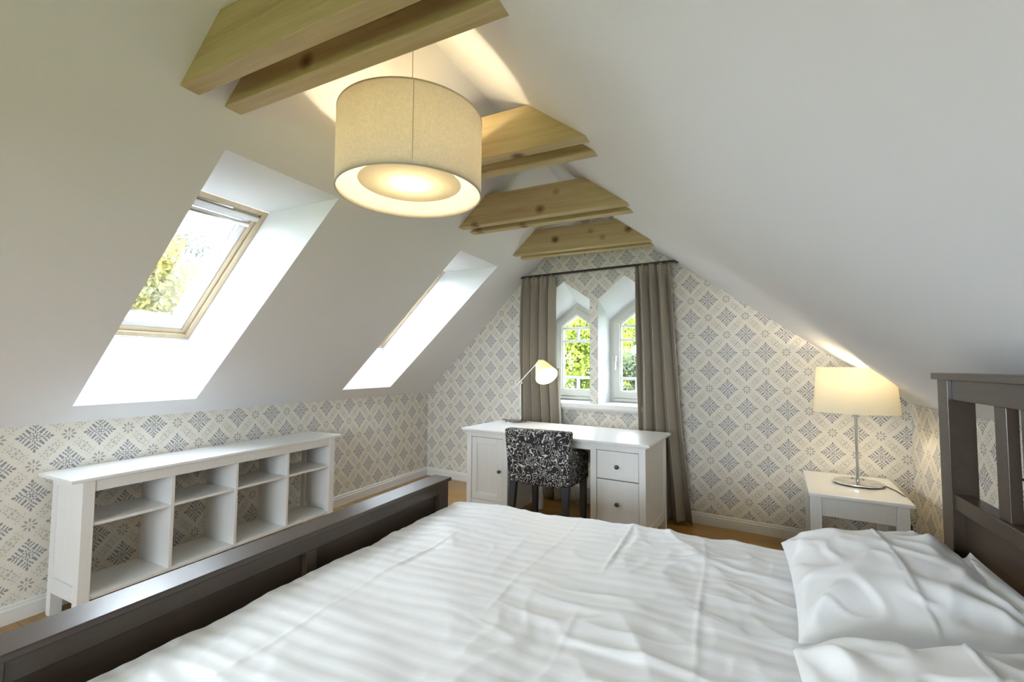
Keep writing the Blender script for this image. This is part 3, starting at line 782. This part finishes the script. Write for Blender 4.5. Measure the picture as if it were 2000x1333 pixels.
# cone axis points down, to the right and towards the room
ax = Vector((0.62, -0.42, -0.66)).normalized(); zx = -ax; xx = zx.orthogonal().normalized(); yx = zx.cross(xx)
SMx = Matrix(((xx.x, yx.x, zx.x, 0.268), (xx.y, yx.y, zx.y, -0.02), (xx.z, yx.z, zx.z, 0.520), (0, 0, 0, 1)))
sh.xf(SMx).build('shade', 'dshade', dl)
bl = MB().lathe([(0.0, -0.115), (0.018, -0.110), (0.026, -0.09), (0.024, -0.07), (0.014, -0.045), (0.013, -0.005), (0, -0.004)], 20).xf(SMx).build('bulb', 'bulb', dl)
MB().tube([(-0.08, 0.03, 0.008), (-0.11, 0.05, 0.004), (-0.15, 0.06, 0.004), (-0.17, 0.03, 0.004)], 0.0035, 8).build('cord', 'black', dl)
def lamp_light(name, power, col, loc, r, parent, spot=None):
    l = bpy.data.lights.new(name, 'POINT'); l.energy = power; l.color = col; l.shadow_soft_size = r
    o = bpy.data.objects.new(name, l); COL.objects.link(o); o.parent = parent; o.location = loc
    return o
WARM = (1.0, 0.83, 0.57)
lamp_light('desk_lamp_light', 0.95, WARM, SMx @ Vector((0, 0, -0.135)), 0.012, dl)

# ------------------------------------------------------------------ curtains and rod
rod = thing('curtain_rod', 'thin black curtain rod with ball end above the pointed windows', 'curtain rod', gable(1.30, -0.10, 2.110), GANG)
MB().tube([(-0.06, 0, 0.002), (1.44, 0, 0)], 0.011, 12).build('pole', 'blackmetal', rod)
MB().lathe([(0.0, 0.0), (0.009, 0.0), (0.009, 0.012), (0.015, 0.016), (0.021, 0.028), (0.021, 0.04), (0.013, 0.052), (0.0, 0.055)], 20).xf(Matrix.Translation((1.435, 0, 0)) @ Matrix.Rotation(PI / 2, 4, 'Y')).build('finial', 'blackmetal', rod)
for u in (0.12, 1.37):
    MB().tube([(u, 0.09, -0.01), (u, 0.03, -0.012), (u, 0.0, 0)], 0.006, 10).build('bracket', 'blackmetal', rod)
def curtain(name, edges, folds, seed, label, amp=0.058):
    # edges: list of (z, u_left, u_right) from the top downwards
    root = thing(name, label, 'curtain', gable(edges[0][1], -0.10, 0), GANG, 'taupe curtains'); u00 = edges[0][1]
    def ed(z):
        for (a, b) in zip(edges[:-1], edges[1:]):
            if z >= b[0]:
                k = (a[0] - z) / (a[0] - b[0]); return a[1] + (b[1] - a[1]) * k, a[2] + (b[2] - a[2]) * k
        return edges[-1][1], edges[-1][2]
    zt, zb = edges[0][0], edges[-1][0]
    def fn(u, v):
        z = zt + (zb - zt) * v
        a, b = ed(z)
        ph = 2 * PI * folds * (u + 0.035 * nz(u * 3, seed, v * 1.3)) + 0.5 * nz(u * 2, v * 2.0, seed)
        hd = min(1.0, v / 0.07)                   # gathered heading
        A = amp * (0.25 + 0.75 * hd) * (0.8 + 0.35 * nz(u * 4, seed + 3, v))
        fine = 0.008 * (1 - hd) * math.sin(2 * PI * folds * 2.7 * u + seed)
        x = a + (b - a) * u + 0.007 * math.sin(ph * 2 + 0.6) * hd - u00
        return (x, A * math.sin(ph) + fine, z)
    MB().grid(fn, 150, 60).build('cloth', 'curtain', root, solid=0.004, fix=False)
    return root, fn
curtain('curtain', [(2.106, 1.290, 1.660), (1.9, 1.285, 1.650), (1.3, 1.278, 1.650), (0.73, 1.285, 1.690), (0.02, 1.29, 1.74)], 4.2, 2.0, 'taupe pleated curtain hanging left of the pointed windows, behind the desk lamp')
lc = MB().grid(lambda u, v: (1.650 + 0.05 * u + 0.045 * v - 1.290, 0.030 + 0.008 * math.sin(u * 5 + v * 2), 1.22 - 1.15 * v), 8, 30).build('lining', 'lining', bpy.data.objects['curtain'], solid=0.003, fix=False)
lc['label'] = 'cream curtain lining edge'
curtain('curtain', [(2.106, 2.420, 2.712), (1.9, 2.422, 2.722), (1.3, 2.430, 2.755), (0.72, 2.435, 2.790), (0.012, 2.44, 2.862)], 3.6, 9.0, 'taupe pleated curtain hanging right of the pointed windows down to the floor', 0.060)

# ------------------------------------------------------------------ radiator below the window
rd = thing('radiator', 'low enamelled radiator under the window behind the desk', 'radiator', gable(1.80, -0.1, 0.0), GANG)
B(0, 0.56, 0.0, 0.014, 0.05, 0.155).build('front_panel', 'radiator', rd, 0.004)
B(0, 0.56, 0.056, 0.07, 0.05, 0.155).build('back_panel', 'radiator', rd, 0.004)
B(0, 0.56, 0.0, 0.07, 0.155, 0.165).build('top_grille', 'radiator', rd, 0.002)
for k in range(14):
    B(0.02 + k * 0.039, 0.032 + k * 0.039, -0.004, 0.0, 0.06, 0.145).build('rib', 'radiator', rd)
for u in (0.08, 0.48):
    B(u - 0.012, u + 0.012, 0.02, 0.05, 0, 0.05).build('foot', 'radiator', rd)

# ------------------------------------------------------------------ nightstand
ns = thing('bedside_table', 'small white bedside table beside the bed in the far right corner', 'table', (0.400, 3.150, 0), math.radians(-4.6))
NW, ND, NH = 0.474, 0.66, 0.520
# slight skew of the room is followed by the table
B(0, NW, 0, ND, NH - 0.020, NH).build('table_top', 'furntop', ns, 0.004)
for (a, b) in ((0.008, 0.062), (NW - 0.075, NW - 0.022)):
    for (c, d) in ((0.012, 0.062), (ND - 0.07, ND - 0.02)):
        B(a, b, c, d, 0, NH - 0.020).build('leg', 'furn', ns, 0.003)
B(0.062, NW - 0.075, 0.024, 0.042, 0.390, NH - 0.020).build('apron', 'furn', ns, 0.002)
B(0.062, NW - 0.075, ND - 0.06, ND - 0.042, 0.390, NH - 0.020).build('apron', 'furn', ns, 0.002)
for a in (0.026, NW - 0.058):
    B(a, a + 0.018, 0.062, ND - 0.07, 0.390, NH - 0.020).build('apron', 'furn', ns, 0.002)

# ------------------------------------------------------------------ table lamp
tl = thing('table_lamp', 'chrome table lamp with lit oval cream shade on bedside table', 'lamp', (0.705, 3.50, 0.520), math.radians(-4))
MB().lathe([(0.0, 0.006), (0.128, 0.006), (0.133, 0.010), (0.133, 0.016), (0.126, 0.019), (0.0, 0.021)], 56, 1.0, 0.86).build('base', 'chrome', tl)
for k in range(3):
    a = 2 * PI * k / 3 - PI / 2 + 0.4
    MB().lathe([(0.0, 0.0), (0.012, 0.0), (0.012, 0.006), (0, 0.006)], 12).xf(Matrix.Translation((0.1 * math.cos(a), 0.086 * math.sin(a), 0))).build('foot', 'black', tl)
MB().tube([(0, 0, 0.018), (0, 0, 0.045), (0, 0, 0.46), (0, 0, 0.60)], [0.012, 0.008, 0.008, 0.007], 14).build('stem', 'chrome', tl)
MB().lathe([(0.224, 0.443), (0.201, 0.730), (0.1995, 0.730), (0.2225, 0.443)], 72, 1.0, 0.62, close=True).build('shade', 'lshade', tl)
for k in range(3):
    a = 2 * PI * k / 3
    MB().tube([(0, 0, 0.60), (0.207 * math.cos(a), 0.207 * 0.62 * math.sin(a), 0.652)], 0.002, 6).build('shade_spoke', 'chrome', tl)
MB().lathe([(0.0, 0.65), (0.02, 0.645), (0.03, 0.62), (0.027, 0.595), (0.014, 0.57), (0.013, 0.53), (0, 0.53)], 20).build('bulb', 'bulb', tl)
lamp_light('table_lamp_light', 6.0, WARM, (0.0, 0.0, 0.64), 0.03, tl)
MB().tube([(0.09, 0.05, 0.012), (0.13, 0.02, 0.006), (0.165, -0.08, 0.005), (0.178, -0.17, 0.005), (0.196, -0.215, -0.004), (0.193, -0.22, -0.05), (0.199, -0.22, -0.09), (0.190, -0.22, -0.125), (0.193, -0.22, -0.150)], 0.003, 8).build('cord', 'cordred', tl)
B(0.180, 0.208, -0.232, -0.208, -0.200, -0.146).build('switch', 'black', tl, 0.004)
MB().tube([(0.195, -0.22, -0.198), (0.20, -0.21, -0.32), (0.215, -0.19, -0.51), (0.30, 0.0, -0.516)], 0.003, 8).build('cord', 'cordred', tl)

# ------------------------------------------------------------------ pendant
PX, PY, PZ = -1.200, 1.480, 1.962; PR, PH = 0.298, 0.318
pd = thing('pendant_lamp', 'large linen drum pendant lamp hanging between the beams', 'lamp', (PX, PY, PZ))
MB().lathe([(PR, 0.0), (PR, PH), (PR - 0.003, PH), (PR - 0.003, 0.0)], 96, close=True).build('shade', 'pend', pd)
for z in (0.002, PH - 0.002):
    MB().lathe([(PR + 0.0012, z - 0.003), (PR + 0.0012, z + 0.003), (PR - 0.0045, z + 0.003), (PR - 0.0045, z - 0.003)], 96, close=True).build('rim', 'rim', pd)
B(-0.0012, 0.0012, -PR - 0.0006, -PR - 0.0001, 0.003, PH - 0.003).xf(Matrix.Rotation(math.radians(40), 4, 'Z')).build('seam', 'pend', pd)
MB().lathe([(0.0, 0.045), (0.205, 0.045), (0.212, 0.048), (0.205, 0.051), (0.0, 0.051)], 72).build('diffuser', 'pendin', pd)
for k in range(3):
    a = 2 * PI * k / 3 + 0.5
    MB().tube([(0.0, 0, PH - 0.03), ((PR - 0.004) * math.cos(a), (PR - 0.004) * math.sin(a), PH - 0.006)], 0.0022, 6).build('spoke', 'chrome', pd)
    MB().tube([(0.19 * math.cos(a), 0.19 * math.sin(a), 0.05), (0.19 * math.cos(a), 0.19 * math.sin(a), PH - 0.02)], 0.0012, 6).build('wire', 'chrome', pd)
MB().tube([(0, 0, PH - 0.10), (0, 0, ZRIDGE - PZ - 0.005)], 0.0022, 8).build('cable', 'rim', pd)
MB().lathe([(0.0, 0.0), (0.016, 0.0), (0.018, 0.05), (0.008, 0.06), (0, 0.06)], 16).xf(Matrix.Translation((0, 0, PH - 0.10))).build('socket', 'trimwhite', pd)
MB().lathe([(0.0, 0.16), (0.022, 0.165), (0.03, 0.185), (0.022, 0.205), (0.014, 0.218), (0, 0.218)], 20).build('bulb', 'bulb', pd)
lamp_light('pendant_light', 3.8, WARM, (0.0, 0.0, 0.140), 0.03, pd)

# ------------------------------------------------------------------ small things on the right wall
hk = MB().tube([(0, 0, 0), (-0.03, 0, 0), (-0.034, 0, 0.012)], 0.005, 8).build('wall_hook', 'black')
hk.location = (XR, 2.56, 0.80); tag(hk, 'tiny black hook on the right wall seen between headboard slats', 'hook')

# ------------------------------------------------------------------ outside: ground and trees
gr = MB().add([(-60, -40, -3.2), (40, -40, -3.2), (40, 60, -3.2), (-60, 60, -3.2)], [(0, 1, 2, 3)]).build('ground', 'grass')
struct(gr, 'grass ground outside the house', 'ground')
def tree(name, label, x, y, h, r, mat, n, leaf, seed, squash=1.0, trunk=0.2):
    rnd = random.Random(seed)
    root = thing(name, label, 'tree', (x, y, -3.2), 0.0)
    MB().tube([(0, 0, 0), (0.1, 0.05, h * 0.4), (0, 0.1, h * 0.9)], [trunk, trunk * 0.7, trunk * 0.25], 10).build('trunk', 'bark', root)
    blobs = []
    for k in range(26):
        a = rnd.uniform(0, 2 * PI); zz = rnd.uniform(-1, 1); rr = math.sqrt(max(0, 1 - zz * zz)) * rnd.uniform(0.35, 0.95)
        blobs.append((rr * r * math.cos(a), rr * r * math.sin(a), h - r * squash + zz * r * squash * 0.85, r * rnd.uniform(0.22, 0.42)))
    mb = MB()
    for k in range(n):
        bx_, by_, bz_, br_ = rnd.choice(blobs)
        d = Vector((rnd.gauss(0, 1), rnd.gauss(0, 1), rnd.gauss(0, 1))).normalized() * br_ * rnd.uniform(0.7, 1.05)
        c = Vector((bx_, by_, bz_)) + d
        u = Vector((rnd.gauss(0, 1), rnd.gauss(0, 1), rnd.gauss(0, 1))).normalized(); w = u.orthogonal().normalized()
        s = leaf * rnd.uniform(0.6, 1.3)
        mb.add([c - u * s, c + w * s * 0.45, c + u * s, c - w * s * 0.45], [(0, 1, 2, 3)])
    cr_ = mb.build('crown', mat, root, fix=False, smooth=False); cr_['kind'] = 'stuff'
    return root
tree('garden_tree', 'yellow-leaved autumn tree outside the nearer skylight', -13.5, 6.4, 7.3, 2.7, 'leafyellow', 30000, 0.085, 3, 1.2)
tree('garden_tree', 'hazy grey-green tree behind the yellow tree outside the skylight', -21.5, 11.8, 10.2, 3.1, 'leafgrey', 34000, 0.12, 5, 1.2)
tree('garden_tree', 'lime green tree outside the left pointed window', -4.2, 13.0, 7.9, 2.0, 'leaflime', 24000, 0.07, 8, 1.3)
tree('garden_tree', 'lime green tree filling the top of the right pointed window', -3.75, 18.5, 7.9, 1.35, 'leaflime', 12000, 0.08, 9, 0.9)
tree('garden_tree', 'dull green bushy tree low in the right pointed window', -1.85, 9.6, 4.75, 0.85, 'leafdull', 12000, 0.05, 12, 1.5)
